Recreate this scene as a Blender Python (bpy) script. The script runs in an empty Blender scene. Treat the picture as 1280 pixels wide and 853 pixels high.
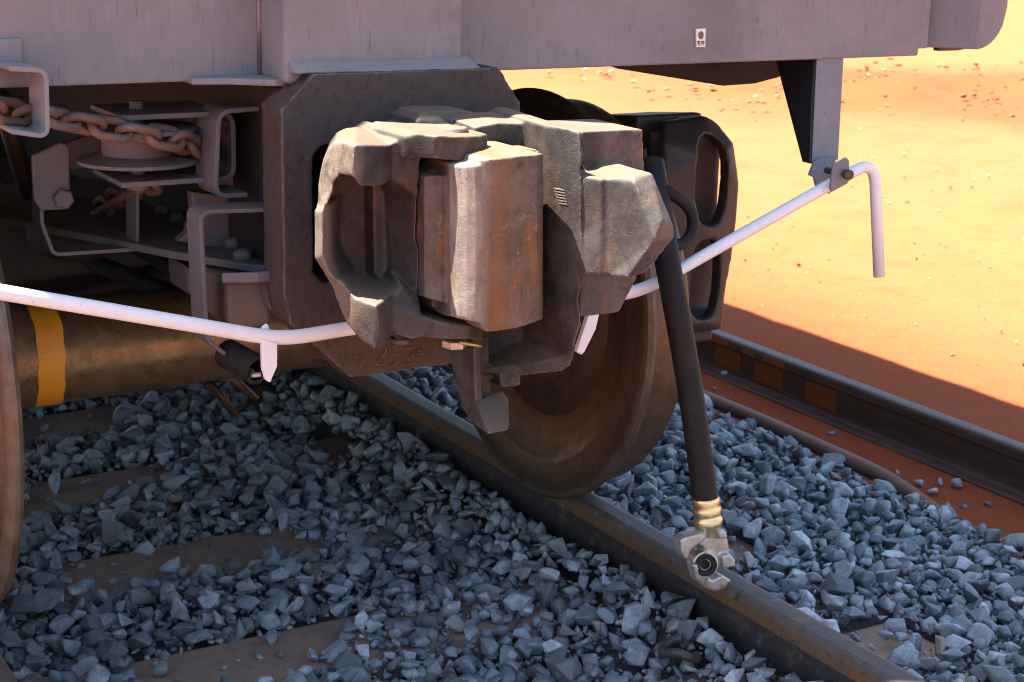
import bpy, bmesh, math, random
import numpy as np
from mathutils import Vector, Matrix, noise
random.seed(7); np.random.seed(7)
sc = bpy.context.scene
col = sc.collection

# ------------------------------------------------------------------ camera, sky, sun, exposure
CAM = Vector((-1.371, -3.3634, 1.412)); YAW, PITCH, ROLL, FPX = .53673, .26051, .02336, 2061.255
FW = Vector((math.sin(YAW)*math.cos(PITCH), math.cos(YAW)*math.cos(PITCH), -math.sin(PITCH)))
_r = Vector((math.cos(YAW), -math.sin(YAW), 0)); _u = _r.cross(FW)
RT = math.cos(ROLL)*_r + math.sin(ROLL)*_u
UP = -math.sin(ROLL)*_r + math.cos(ROLL)*_u
cd = bpy.data.cameras.new('camera'); cam = bpy.data.objects.new('camera', cd); col.objects.link(cam)
cd.sensor_width = 36; cd.lens = FPX/1280*36; cd.clip_start = .05; cd.clip_end = 5000
cam.matrix_world = Matrix(((RT.x, UP.x, -FW.x, CAM.x), (RT.y, UP.y, -FW.y, CAM.y), (RT.z, UP.z, -FW.z, CAM.z), (0, 0, 0, 1)))
cd.dof.use_dof = True; cd.dof.focus_distance = 2.85; cd.dof.aperture_fstop = 11.0
sc.camera = cam

SX, SY = -.34, .25                       # towards the sun, per metre of height
sun_dir = Vector((SX, SY, 1)).normalized()
w = bpy.data.worlds.new('World'); sc.world = w; w.use_nodes = True
nt = w.node_tree; bg = nt.nodes['Background']; sky = nt.nodes.new('ShaderNodeTexSky')
sky.sky_type = 'NISHITA'; sky.sun_disc = False
sky.sun_elevation = math.asin(sun_dir.z); sky.sun_rotation = math.atan2(SX, SY) % (2*math.pi)
sky.air_density = 1.0; sky.dust_density = 1.0; sky.ozone_density = 1.0
nt.links.new(sky.outputs[0], bg.inputs[0]); bg.inputs[1].default_value = .078
sd = bpy.data.lights.new('sun', 'SUN'); sd.energy = 5.0; sd.angle = math.radians(.53); sd.color = (1, .95, .86)
so = bpy.data.objects.new('sun', sd); col.objects.link(so); so.location = (-5, 5, 12)
so.rotation_euler = sun_dir.to_track_quat('Z', 'Y').to_euler()
sc.view_settings.view_transform = 'Standard'; sc.view_settings.look = 'None'
sc.view_settings.exposure = 2.27; sc.view_settings.gamma = 1
sc.cycles.filter_width = 1.0

# ------------------------------------------------------------------ helpers
def P(px, py, y):                         # a photo point at track distance y -> place in the yard
    d = FW + RT*((px-640)/FPX) + UP*((426.5-py)/FPX)
    return CAM + d*((y-CAM.y)/d.y)
def PX(px, py, x):
    d = FW + RT*((px-640)/FPX) + UP*((426.5-py)/FPX)
    return CAM + d*((x-CAM.x)/d.x)
def proj(p):
    d = Vector(p)-CAM; z = d.dot(FW)
    return 640+FPX*d.dot(RT)/z, 426.5-FPX*d.dot(UP)/z, z

def tag(o, label=None, cat=None, group=None, kind=None):
    if label: o['label'] = label
    if cat: o['category'] = cat
    if group: o['group'] = group
    if kind: o['kind'] = kind
    return o
def empty(name, loc):
    o = bpy.data.objects.new(name, None); col.objects.link(o); o.location = loc
    o.empty_display_size = .1
    return o
def adopt(o, parent):
    o.parent = parent
    o.matrix_parent_inverse = Matrix.Translation(-parent.location) if parent.type == 'EMPTY' else Matrix.Identity(4)
def obj(name, bm, mat, parent=None, smooth=False, bevel=0, seg=2, auto=None):
    bmesh.ops.recalc_face_normals(bm, faces=bm.faces[:])
    me = bpy.data.meshes.new(name); bm.to_mesh(me); bm.free()
    return mobj(name, me, mat, parent, smooth, bevel, seg, auto)
def mobj(name, me, mat, parent=None, smooth=False, bevel=0, seg=2, auto=None):
    me.materials.append(mat)
    if smooth: me.shade_smooth()
    if auto:
        me.shade_smooth(); me.set_sharp_from_angle(angle=math.radians(auto))
    o = bpy.data.objects.new(name, me); col.objects.link(o)
    if parent: adopt(o, parent)
    if bevel:
        b = o.modifiers.new('bevel', 'BEVEL'); b.width = bevel; b.segments = seg; b.limit_method = 'ANGLE'; b.angle_limit = math.radians(28)
        b.harden_normals = False
    return o
def BM(): return bmesh.new()
def box(bm, x0, x1, y0, y1, z0, z1, M=None):
    v = [bm.verts.new((x, y, z)) for x in (x0, x1) for y in (y0, y1) for z in (z0, z1)]
    if M:
        for q in v: q.co = M @ q.co
    for f in ((0, 1, 3, 2), (4, 6, 7, 5), (0, 4, 5, 1), (2, 3, 7, 6), (0, 2, 6, 4), (1, 5, 7, 3)): bm.faces.new([v[i] for i in f])
    return v
def slab(bm, front, back):                 # two matching loops of points -> closed solid
    a = [bm.verts.new(p) for p in front]; b = [bm.verts.new(p) for p in back]; n = len(a)
    bm.faces.new(a); bm.faces.new(b[::-1])
    for i in range(n): bm.faces.new((a[i], b[i], b[(i+1) % n], a[(i+1) % n]))
def prism(bm, pts, off):
    off = Vector(off); slab(bm, [Vector(p) for p in pts], [Vector(p)+off for p in pts])
def relief(bm, vs, fs, yb, dx=0., dz=0.):  # front faces with depth, closed back at yb
    pts = [P(*q) for q in vs]
    fv = [bm.verts.new(p) for p in pts]
    bv = [bm.verts.new((p.x+dx*(yb-p.y), yb, p.z+dz*(yb-p.y))) for p in pts]
    cnt = {}
    for f in fs:
        for i in range(len(f)):
            a, b = f[i], f[(i+1) % len(f)]
            cnt[(a, b)] = 1
        q = bm.faces.new([fv[i] for i in f]); q2 = bm.faces.new([bv[i] for i in f][::-1])
    und = {}
    for f in fs:
        for i in range(len(f)):
            k = tuple(sorted((f[i], f[(i+1) % len(f)]))); und[k] = und.get(k, 0)+1
    for (a, b), n in und.items():
        if n == 1: bm.faces.new((fv[a], fv[b], bv[b], bv[a]))
def flat(bm, pts, y, yb, dx=0., dz=0.):
    relief(bm, [(a, b, y) for a, b in pts] if len(pts[0]) == 2 else pts, [list(range(len(pts)))], yb, dx, dz)
def tube(bm, path, r, n=12, closed=False, cap=True):
    path = [Vector(p) for p in path]; m = len(path); rings = []
    rs = r if isinstance(r, (list, tuple)) else [r]*m
    ref = None
    for i, p in enumerate(path):
        if closed: t = (path[(i+1) % m]-path[i-1])
        else: t = path[min(i+1, m-1)]-path[max(i-1, 0)]
        t.normalize()
        if ref is None: ref = Vector((0, 0, 1)) if abs(t.z) < .9 else Vector((1, 0, 0))
        a = (ref-t*ref.dot(t)).normalized(); b = t.cross(a); ref = a
        rings.append([bm.verts.new(p+rs[i]*(math.cos(k*2*math.pi/n)*a+math.sin(k*2*math.pi/n)*b)) for k in range(n)])
    for i in range(m if closed else m-1):
        A, B = rings[i], rings[(i+1) % m]
        for k in range(n): bm.faces.new((A[k], A[(k+1) % n], B[(k+1) % n], B[k]))
    if cap and not closed: bm.faces.new(rings[0][::-1]); bm.faces.new(rings[-1])
def smooth_path(pts, n=6):
    pts = [Vector(p) for p in pts]; out = []
    for i in range(len(pts)-1):
        p0, p1, p2, p3 = pts[max(i-1, 0)], pts[i], pts[i+1], pts[min(i+2, len(pts)-1)]
        for k in range(n):
            t = k/n
            out.append(.5*((2*p1)+(p2-p0)*t+(2*p0-5*p1+4*p2-p3)*t*t+(3*p1-p0-3*p2+p3)*t**3))
    out.append(pts[-1]); return out
def round_path(pts, r, n=6):               # polyline with rounded corners
    pts = [Vector(p) for p in pts]; out = [pts[0]]
    for i in range(1, len(pts)-1):
        a, b, c = pts[i-1], pts[i], pts[i+1]
        u = (a-b).normalized(); v = (c-b).normalized(); d = min(r, (a-b).length*.45, (c-b).length*.45)
        s, e = b+u*d, b+v*d
        for k in range(n+1):
            t = k/n; out.append((1-t)**2*s+2*t*(1-t)*b+t*t*e)
    out.append(pts[-1]); return out
def lathe(bm, prof, c, ax, n=48, closed=False):    # prof (a, r): a along the axis
    c = Vector(c); ax = Vector(ax).normalized(); u = ax.orthogonal().normalized(); v = ax.cross(u)
    rings = []
    for a, r in prof:
        if r < 1e-6: rings.append([bm.verts.new(c+ax*a)]); continue
        rings.append([bm.verts.new(c+ax*a+r*(math.cos(k*2*math.pi/n)*u+math.sin(k*2*math.pi/n)*v)) for k in range(n)])
    L = len(rings)
    for i in range(L if closed else L-1):
        A, B = rings[i], rings[(i+1) % L]
        for k in range(n):
            k2 = (k+1) % n
            if len(A) == 1 and len(B) == 1: continue
            if len(A) == 1: bm.faces.new((A[0], B[k2], B[k]))
            elif len(B) == 1: bm.faces.new((A[k], A[k2], B[0]))
            else: bm.faces.new((A[k], A[k2], B[k2], B[k]))
    if not closed:
        if len(rings[0]) > 1: bm.faces.new(rings[0][::-1])
        if len(rings[-1]) > 1: bm.faces.new(rings[-1])
def strap(bm, path, wvec, t):               # flat bar bent along a path; wvec = its width, t = thickness vector side
    path = [Vector(p) for p in path]; wv = Vector(wvec); W = wv.normalized(); rings = []
    for i, p in enumerate(path):
        tg = (path[min(i+1, len(path)-1)]-path[max(i-1, 0)]).normalized(); nn = tg.cross(W).normalized()*t
        rings.append([bm.verts.new(q) for q in (p, p+wv, p+wv+nn, p+nn)])
    for A, B in zip(rings, rings[1:]):
        for k in range(4): bm.faces.new((A[k], A[(k+1) % 4], B[(k+1) % 4], B[k]))
    bm.faces.new(rings[0][::-1]); bm.faces.new(rings[-1])
def hexhead(bm, c, ax, r, h):
    c = Vector(c); lathe(bm, [(0, r), (h*.8, r), (h, r*.85)], c, ax, 6)
def cast(o, vox, it=4, amp=.0015, ns=.03):
    r = o.modifiers.new('remesh', 'REMESH'); r.mode = 'VOXEL'; r.voxel_size = vox; r.use_smooth_shade = True
    s = o.modifiers.new('smooth', 'SMOOTH'); s.iterations = it; s.factor = .5
    if amp:
        t = bpy.data.textures.new('castnoise', 'CLOUDS'); t.noise_scale = ns; t.noise_depth = 3
        d = o.modifiers.new('disp', 'DISPLACE'); d.texture = t; d.texture_coords = 'GLOBAL'; d.strength = amp; d.mid_level = .5

# ------------------------------------------------------------------ materials
def N(nt, t, **kw):
    n = nt.nodes.new('ShaderNode'+t)
    for k, v in kw.items():
        if k in n.inputs: n.inputs[k].default_value = v
        else: setattr(n, k, v)
    return n
class Mat:
    def __init__(s, name, rough=.7, metal=0., spec=.4):
        s.m = bpy.data.materials.new(name); s.m.use_nodes = True; s.t = s.m.node_tree
        s.b = s.t.nodes['Principled BSDF']; s.b.inputs['Roughness'].default_value = rough
        s.b.inputs['Metallic'].default_value = metal; s.b.inputs['Specular IOR Level'].default_value = spec
        s.geo = N(s.t, 'NewGeometry'); s.c = None
    def L(s, a, b): s.t.links.new(a, b)
    def noise(s, scale, detail=6, rough=.6, stretch=None, lo=.35, hi=.65, off=0, vec=None):
        n = N(s.t, 'TexNoise'); n.inputs['Scale'].default_value = scale; n.inputs['Detail'].default_value = detail; n.inputs['Roughness'].default_value = rough
        src = vec or s.geo.outputs['Position']
        mp = N(s.t, 'Mapping'); mp.inputs['Location'].default_value = (off, off*1.7, off*.6)
        if stretch: mp.inputs['Scale'].default_value = stretch
        s.L(src, mp.inputs['Vector']); s.L(mp.outputs[0], n.inputs['Vector'])
        r = N(s.t, 'MapRange'); r.inputs['From Min'].default_value = lo; r.inputs['From Max'].default_value = hi
        s.L(n.outputs['Fac'], r.inputs['Value']); return r.outputs[0]
    def col(s, c):
        n = N(s.t, 'RGB'); n.outputs[0].default_value = (*c, 1); return n.outputs[0]
    def base(s, c): s.c = s.col(c); return s
    def mix(s, fac, c, mode='MIX', amt=1.):
        m = N(s.t, 'Mix', data_type='RGBA', blend_type=mode)
        if amt != 1. and not isinstance(fac, (int, float)): fac = s.math('MULTIPLY', fac, amt)
        if isinstance(fac, (int, float)): m.inputs[0].default_value = fac
        else: s.L(fac, m.inputs[0])
        s.L(s.c, m.inputs[6])
        if isinstance(c, tuple): m.inputs[7].default_value = (*c, 1)
        else: s.L(c, m.inputs[7])
        s.c = m.outputs[2]; return s
    def math(s, op, a, b=None, clamp=False):
        m = N(s.t, 'Math', operation=op, use_clamp=clamp)
        for i, q in enumerate((a, b)):
            if q is None: continue
            if isinstance(q, (int, float)): m.inputs[i].default_value = q
            else: s.L(q, m.inputs[i])
        return m.outputs[0]
    def axis(s, k, a, b):                  # ramp along a world axis
        x = N(s.t, 'SeparateXYZ'); s.L(s.geo.outputs['Position'], x.inputs[0])
        r = N(s.t, 'MapRange'); r.inputs['From Min'].default_value = a; r.inputs['From Max'].default_value = b
        s.L(x.outputs[k], r.inputs['Value']); return r.outputs[0]
    def nz(s, a, b):
        x = N(s.t, 'SeparateXYZ'); s.L(s.geo.outputs['Normal'], x.inputs[0])
        r = N(s.t, 'MapRange'); r.inputs['From Min'].default_value = a; r.inputs['From Max'].default_value = b
        s.L(x.outputs[2], r.inputs['Value']); return r.outputs[0]
    def point(s, a, b):
        r = N(s.t, 'MapRange'); r.inputs['From Min'].default_value = a; r.inputs['From Max'].default_value = b
        s.L(s.geo.outputs['Pointiness'], r.inputs['Value']); return r.outputs[0]
    def bump(s, h, dist=.002, strength=.6):
        b = N(s.t, 'Bump'); b.inputs['Strength'].default_value = strength; b.inputs['Distance'].default_value = dist
        s.L(h, b.inputs['Height'])
        if s.b.inputs['Normal'].is_linked: s.L(s.b.inputs['Normal'].links[0].from_socket, b.inputs['Normal'])
        s.L(b.outputs[0], s.b.inputs['Normal']); return s
    def rough(s, h, a, b):
        r = N(s.t, 'MapRange'); r.inputs['To Min'].default_value = a; r.inputs['To Max'].default_value = b
        s.L(h, r.inputs['Value']); s.L(r.outputs[0], s.b.inputs['Roughness']); return s
    def done(s):
        s.L(s.c, s.b.inputs['Base Color']); return s.m

def mk_paint(name, c, dust=(.34, .19, .12), amt=.35):
    m = Mat(name, .6).base(c)
    m.mix(m.noise(5, 8, .65), tuple(q*.72 for q in c), amt=.8)
    m.mix(m.noise(38, 8, .8, lo=.56, hi=.68, off=61), tuple(q*.7 for q in c), amt=.5)
    m.mix(m.noise(60, 4, .7, stretch=(1, 1, .18), lo=.55, hi=.8), tuple(min(1, q*1.35) for q in c), amt=.4)
    m.mix(m.noise(9, 10, .75, lo=.52, hi=.75, off=3), dust, amt=amt)
    m.mix(m.noise(140, 3, .6, stretch=(1, 1, .12), lo=.62, hi=.75, off=9), (.05, .035, .035), amt=.5)
    m.mix(m.noise(2.3, 9, .75, lo=.56, hi=.70, off=31), tuple(q*.55 for q in c), amt=.6)
    m.mix(m.noise(26, 8, .8, lo=.66, hi=.72, off=41, stretch=(1, 1, .35)), (.20, .09, .045), amt=.7)
    m.mix(m.nz(.3, .9), dust, amt=.5)
    m.bump(m.noise(5, 3, .5, lo=0, hi=1), .012, .35)
    m.bump(m.noise(180, 4, .65, lo=0, hi=1), .001, .45)
    return m.done()
MAUVE = mk_paint('mauve_grey_wagon_paint', (.215, .222, .232), dust=(.26, .215, .185), amt=.4)
BRACK = mk_paint('grey_bracket_paint', (.125, .12, .128), dust=(.16, .08, .045), amt=.5)

m = Mat('striker_cast_steel', .62, .15).base((.055, .046, .042))
m.mix(m.noise(7, 8, .7), (.072, .055, .048), amt=.9)
m.mix(m.noise(4, 9, .7, lo=.5, hi=.7, off=5), (.115, .066, .046), amt=.7)
m.mix(m.axis(2, .80, .62), (.085, .05, .03), amt=.7)
m.mix(m.point(.53, .60), (.33, .30, .29), amt=.7)
m.mix(m.noise(60, 7, .8, lo=.52, hi=.62, off=2, stretch=(1, 1, .5)), (.028, .022, .02), amt=.7)
m.mix(m.noise(34, 7, .8, lo=.62, hi=.70, off=12), (.20, .17, .16), amt=.5)
m.bump(m.noise(45, 8, .75, lo=0, hi=1), .006, .7); STRIKER = m.done()

def mk_coupler(name, base, light, rustamt, worn):
    m = Mat(name, .6, .25).base(base)
    m.mix(m.noise(8, 9, .75, lo=.4, hi=.62), light, amt=.9)
    m.mix(m.noise(14, 9, .75, lo=.56, hi=.64, off=4, stretch=(1, 1, .45)), (.27, .095, .022), amt=rustamt)
    m.mix(m.noise(40, 8, .8, lo=.56, hi=.66, off=8), (.028, .023, .021), amt=.8)
    m.mix(m.noise(220, 4, .7, lo=.56, hi=.70, off=18), tuple(min(1, q*1.6) for q in light), amt=.3)
    m.mix(m.noise(4, 8, .7, lo=.5, hi=.66, off=28), tuple(q*.6 for q in base), amt=.7)
    m.mix(m.point(.515, .62), worn, amt=.55)
    m.mix(m.nz(.6, .97), (.29, .19, .12), amt=.6)
    m.bump(m.noise(70, 7, .75, lo=0, hi=1), .0022, .55)
    m.bump(m.noise(420, 3, .6, lo=0, hi=1), .0012, .6)
    return m
mm = mk_coupler('coupler_cast_steel', (.036, .030, .026), (.104, .092, .081), .28, (.30, .265, .23))
v = N(mm.t, 'TexVoronoi'); v.feature = 'DISTANCE_TO_EDGE'; v.inputs['Scale'].default_value = 22; v.inputs['Randomness'].default_value = 1
nz_ = N(mm.t, 'TexNoise'); nz_.inputs['Scale'].default_value = 14; nz_.inputs['Detail'].default_value = 5
mp_ = N(mm.t, 'Mix', data_type='VECTOR'); mp_.inputs[0].default_value = .14
mm.L(mm.geo.outputs['Position'], mp_.inputs[4]); mm.L(nz_.outputs['Color'], mp_.inputs[5]); mm.L(mp_.outputs[1], v.inputs['Vector'])
cr = N(mm.t, 'MapRange'); cr.inputs['From Max'].default_value = .035; mm.L(v.outputs['Distance'], cr.inputs['Value'])
mm.mix(mm.math('MULTIPLY', mm.axis(0, -.235, -.262), mm.noise(18, 8, .8, lo=.32, hi=.52, off=51)), (.29, .235, .18), amt=.7)  # paler left flank: sunlit brightness put into the colour
mm.mix(mm.math('MULTIPLY', mm.axis(0, .17, .21), mm.noise(14, 8, .8, lo=.40, hi=.58, off=55)), (.19, .172, .153), amt=.5)
mm.mix(mm.math('MULTIPLY', mm.axis(0, .245, .275), mm.noise(20, 7, .75, lo=.54, hi=.62, off=57)), (.36, .13, .03), amt=.8)
gate = mm.noise(6, 3, .5, lo=.45, hi=.6, off=12)
crk = mm.math('MAXIMUM', cr.outputs[0], gate)
mm.bump(crk, .0014, .35)
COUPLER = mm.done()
mm = mk_coupler('knuckle_worn_steel', (.085, .067, .051), (.175, .143, .113), .4, (.36, .31, .27))
mm.mix(mm.math('MULTIPLY', mm.math('MULTIPLY', mm.axis(0, -.035, -.06), mm.axis(1, -.966, -.985)), mm.noise(26, 7, .7, stretch=(1, 1, .3), lo=.3, hi=.55, off=1)), (.42, .375, .32), amt=.7)
mm.mix(mm.noise(16, 8, .75, lo=.55, hi=.62, off=21, stretch=(1, 1, .2)), (.29, .11, .025), amt=.55)
mm.mix(mm.math('MULTIPLY', mm.math('MULTIPLY', mm.axis(0, -.045, -.03), mm.axis(0, .005, -.02)), mm.noise(18, 8, .8, lo=.36, hi=.54, off=61, stretch=(1, 1, .3))), (.26, .095, .022), amt=.5)
mm.mix(mm.noise(9, 7, .8, lo=.60, hi=.66, off=71), (.36, .30, .26), amt=.6)
mm.mix(mm.noise(48, 3, .5, lo=.745, hi=.76, off=30), (.75, .10, .03), amt=.9)
KNUCKLE = mm.done()

m = Mat('wheel_steel', .45, .45, .5).base((.085, .055, .032))
cx = N(m.t, 'SeparateXYZ'); m.L(m.geo.outputs['Position'], cx.inputs[0])
dy = m.math('POWER', cx.outputs[1], 2.); dz = m.math('POWER', m.math('SUBTRACT', cx.outputs[2], .4775), 2.)
rad = m.math('SQRT', m.math('ADD', dy, dz))
cv = N(m.t, 'CombineXYZ'); m.L(rad, cv.inputs[0]); m.L(m.math('MULTIPLY', cx.outputs[0], .4), cv.inputs[1])
m.mix(m.noise(38, 4, .6, vec=cv.outputs[0], lo=.4, hi=.62), (.165, .10, .048), amt=.45)
m.mix(m.noise(90, 3, .6, vec=cv.outputs[0], lo=.5, hi=.7, off=4), (.035, .028, .022), amt=.35)
m.mix(m.noise(30, 9, .8, lo=.5, hi=.62, off=44), (.04, .03, .024), amt=.6)
m.mix(m.noise(8, 7, .7, lo=.5, hi=.68, off=2), (.16, .085, .03), amt=.5)
m.mix(m.noise(120, 3, .6, lo=.62, hi=.7), (.30, .22, .16), amt=.4)
rr = N(m.t, 'MapRange'); rr.inputs['From Min'].default_value = .480; rr.inputs['From Max'].default_value = .492; m.L(rad, rr.inputs['Value'])
m.mix(m.math('MULTIPLY', rr.outputs[0], m.noise(20, 6, .7, lo=.3, hi=.6)), (.16, .13, .10), amt=.8)
m.bump(m.noise(160, 3, .6, vec=cv.outputs[0], lo=0, hi=1), .0006, .5); m.rough(m.noise(15, 5, .6), .35, .6); WHEEL = m.done()

m = Mat('axle_steel', .42, .6, .5).base((.15, .10, .05))
m.mix(m.noise(10, 8, .7, lo=.42, hi=.6), (.24, .165, .085), amt=.7)
m.mix(m.noise(34, 6, .7, stretch=(1, .6, .6), lo=.56, hi=.64, off=4), (.05, .034, .02), amt=.55)
m.mix(m.noise(26, 6, .7, lo=.62, hi=.75, off=9), (.30, .13, .05), amt=.6)
m.rough(m.noise(24, 5, .6), .22, .5); m.bump(m.noise(90, 4, .6, lo=0, hi=1), .0008, .4); AXLE = m.done()
m = Mat('yellow_band_paint', .45).base((.62, .27, .012)); m.mix(m.noise(30, 6, .7, lo=.5, hi=.8), (.30, .11, .01), amt=.6); m.bump(m.noise(60, 4, .6, lo=0, hi=1), .001, .4); YELLOW = m.done()

m = Mat('bogie_black_steel', .5, .2).base((.036, .030, .027))
m.mix(m.noise(9, 7, .7), (.070, .053, .043), amt=.8); m.mix(m.noise(22, 7, .75, lo=.6, hi=.72, off=3), (.17, .10, .06), amt=.55)
m.mix(m.point(.52, .58), (.12, .09, .075), amt=.5)
m.bump(m.noise(80, 5, .6, lo=0, hi=1), .0015, .5); BOGIE = m.done()
m = Mat('shade_black_steel', .7, 0).base((.009, .008, .008)); m.mix(m.noise(8, 5), (.016, .013, .012)); DARK = m.done()  # near-black: deep shade under the wagon is put into this colour

m = Mat('rail_steel', .5, .0, .22).base((.095, .064, .052))
m.mix(m.noise(3, 7, .7, stretch=(6, .5, 6)), (.13, .092, .078), amt=.8)
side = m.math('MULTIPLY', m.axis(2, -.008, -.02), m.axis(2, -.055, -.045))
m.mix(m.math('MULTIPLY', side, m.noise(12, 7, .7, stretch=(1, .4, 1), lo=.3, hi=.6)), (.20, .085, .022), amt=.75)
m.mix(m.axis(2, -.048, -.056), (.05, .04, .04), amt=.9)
m.mix(m.noise(28, 8, .8, lo=.56, hi=.66, off=6), (.25, .18, .14), amt=.6)
m.mix(m.noise(50, 6, .75, lo=.55, hi=.65, off=1), (.025, .02, .018), amt=.6)
m.mix(m.noise(11, 8, .75, lo=.56, hi=.66, off=16), (.20, .11, .06), amt=.6)
m.rough(m.axis(2, -.006, -.014), .55, .8); m.bump(m.noise(120, 5, .6, lo=0, hi=1), .0012, .45); RAIL = m.done()
m = Mat('far_rail_steel', .5, .2).base((.06, .04, .033)); m.mix(m.noise(8, 7, .7, stretch=(4, .5, 4)), (.13, .075, .055), amt=.8)
m.bump(m.noise(90, 5, .6, lo=0, hi=1), .001, .4); FRAIL = m.done()
m = Mat('orange_rail_paint', .7).base((.30, .085, .008)); m.mix(m.noise(30, 6, .7), (.17, .05, .01), amt=.7); ORANGE = m.done()

m = Mat('white_rod_paint', .4).base((.80, .80, .80)); m.mix(m.noise(14, 6, .7, lo=.55, hi=.8), (.66, .62, .56), amt=.5)
m.mix(m.noise(70, 6, .8, lo=.645, hi=.665, off=2), (.10, .065, .045), amt=.85)
m.mix(m.noise(9, 8, .8, lo=.60, hi=.70, off=12), (.42, .30, .20), amt=.5); m.bump(m.noise(60, 3, .5, lo=0, hi=1), .0006, .3); WHITE = m.done()
m = Mat('hose_rubber', .6, 0, .25).base((.011, .0095, .009)); m.mix(m.noise(10, 7, .7, lo=.45, hi=.75), (.032, .023, .018), amt=.8); m.bump(m.noise(240, 3, .5, lo=0, hi=1), .0006, .5); RUBBER = m.done()
m = Mat('yellow_zinc_plate', .28, .9, .5).base((.68, .56, .28)); m.mix(m.noise(18, 4), (.70, .64, .42), amt=.7); m.mix(m.noise(26, 4, off=5, lo=.55, hi=.7), (.62, .42, .36), amt=.5); ZINC = m.done()
m = Mat('galvanised_casting', .42, .7, .5).base((.58, .57, .54)); m.mix(m.noise(30, 7, .75), (.34, .32, .28), amt=.85); m.mix(m.noise(30, 6, off=3, lo=.62, hi=.7), (.30, .13, .05), amt=.7)
m.bump(m.noise(120, 4, .6, lo=0, hi=1), .001, .5); GALV = m.done()
m = Mat('brass_pin', .35, .8).base((.55, .40, .14)); m.mix(m.noise(40, 4), (.35, .25, .10), amt=.6); BRASS = m.done()
m = Mat('tag_plate', .5).base((.82, .78, .66)); m.mix(m.noise(60, 4), (.7, .65, .52), amt=.5); TAG = m.done()
m = Mat('tag_print', .6).base((.16, .13, .11)); m.mix(m.noise(90, 3), (.3, .25, .2), amt=.5); PRINT = m.done()
m = Mat('rusty_chain_steel', .6, .2).base((.11, .075, .055)); m.mix(m.noise(24, 6, .7), (.20, .17, .15), amt=.7); m.mix(m.noise(16, 6, .7, off=3, lo=.48, hi=.6), (.22, .105, .045), amt=.6)
m.bump(m.noise(150, 4, .6, lo=0, hi=1), .0008, .5); CHAIN = m.done()
m = Mat('chalk_scratch', .8).base((.26, .155, .055)); m.mix(m.noise(60, 4, lo=.42, hi=.55), (.09, .055, .03), amt=.9); CHALK = m.done()
m = Mat('weld_bead', .5, .3).base((.25, .245, .26)); m.mix(m.noise(30, 8, .8, lo=.45, hi=.6), (.09, .08, .075), amt=.75); m.bump(m.noise(160, 3, lo=0, hi=1), .002, .6); WELD = m.done()

m = Mat('sleeper_concrete', .85).base((.34, .225, .155)); m.mix(m.noise(6, 8, .7), (.42, .26, .175), amt=.9); m.mix(m.noise(30, 7, .75, lo=.5, hi=.7, off=3), (.15, .12, .10), amt=.7)
m.bump(m.noise(70, 6, .7, lo=0, hi=1), .003, .6); SLEEPER = m.done()

m = Mat('ballast_stone', .48, 0, .6)
at_ = N(m.t, 'Attribute'); at_.attribute_name = 'tone'
rp = N(m.t, 'ValToRGB'); e = rp.color_ramp.elements
e[0].position = 0; e[0].color = (.09, .10, .108, 1); e[1].position = 1; e[1].color = (.78, .77, .75, 1)
for ps, c in ((.4, (.245, .272, .288)), (.66, (.42, .448, .46)), (.80, (.62, .63, .63)), (.86, (.40, .345, .27)), (.90, (.42, .29, .20)), (.94, (.50, .50, .50))):
    q = e.new(ps); q.color = (*c, 1)
m.L(at_.outputs['Fac'], rp.inputs['Fac']); m.c = rp.outputs[0]
m.mix(m.noise(45, 9, .8, lo=.4, hi=.6), (.10, .108, .114), amt=.65)
m.mix(m.noise(150, 5, .8, lo=.55, hi=.66, off=3), (.38, .39, .39), amt=.55)
m.mix(m.noise(17, 3, .6, lo=.58, hi=.64, off=13), (.22, .20, .165), amt=.5)
dust = m.math('MULTIPLY', m.axis(0, .80, .66), m.noise(5, 5, .6, lo=.3, hi=.7, off=7))
m.mix(dust, (.30, .255, .20), amt=.3)
m.bump(m.noise(130, 6, .7, lo=0, hi=1), .0025, .6); STONE = m.done()
m = Mat('ballast_fines', .9).base((.10, .098, .096)); m.mix(m.noise(60, 8, .8, lo=.45, hi=.6), (.22, .20, .185), amt=.85); m.bump(m.noise(60, 6, .75, lo=0, hi=1), .02, 1.); FINES = m.done()

m = Mat('red_dirt', .95, 0, .15).base((.31, .064, .019))
m.mix(m.noise(2.2, 8, .7), (.33, .085, .030), amt=.8)
far_ = m.axis(0, 2.9, 4.0)
m.mix(m.math('MULTIPLY', far_, m.noise(3.5, 8, .75, lo=.12, hi=.5, off=2)), (.30, .124, .046))
m.mix(m.math('MULTIPLY', far_, m.noise(.6, 9, .8, lo=.46, hi=.8, off=6)), (.29, .105, .037), amt=.5)
m.mix(m.math('MULTIPLY', far_, m.noise(11, 9, .85, lo=.5, hi=.75, off=36)), (.20, .075, .03), amt=.45)
m.mix(m.math('MULTIPLY', far_, m.noise(7, 9, .85, lo=.58, hi=.8, off=46)), (.38, .20, .095), amt=.5)
sx_ = N(m.t, 'SeparateXYZ'); m.L(m.geo.outputs['Position'], sx_.inputs[0])
uu = m.math('ADD', m.math('MULTIPLY', sx_.outputs[0], .52), m.math('MULTIPLY', sx_.outputs[1], .85))
uu = m.math('ADD', uu, m.math('MULTIPLY', m.noise(.6, 5, .6, lo=.2, hi=.8, off=9), 2.2))
def rng(v, a, b):
    r = N(m.t, 'MapRange'); r.inputs['From Min'].default_value = a; r.inputs['From Max'].default_value = b; m.L(v, r.inputs['Value']); return r.outputs[0]
band = m.math('MULTIPLY', m.math('MULTIPLY', rng(uu, 10, 11.5), rng(uu, 16.5, 15.2)), m.axis(0, 5.5, 9))
m.mix(band, (.25, .066, .021), amt=.85)
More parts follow.
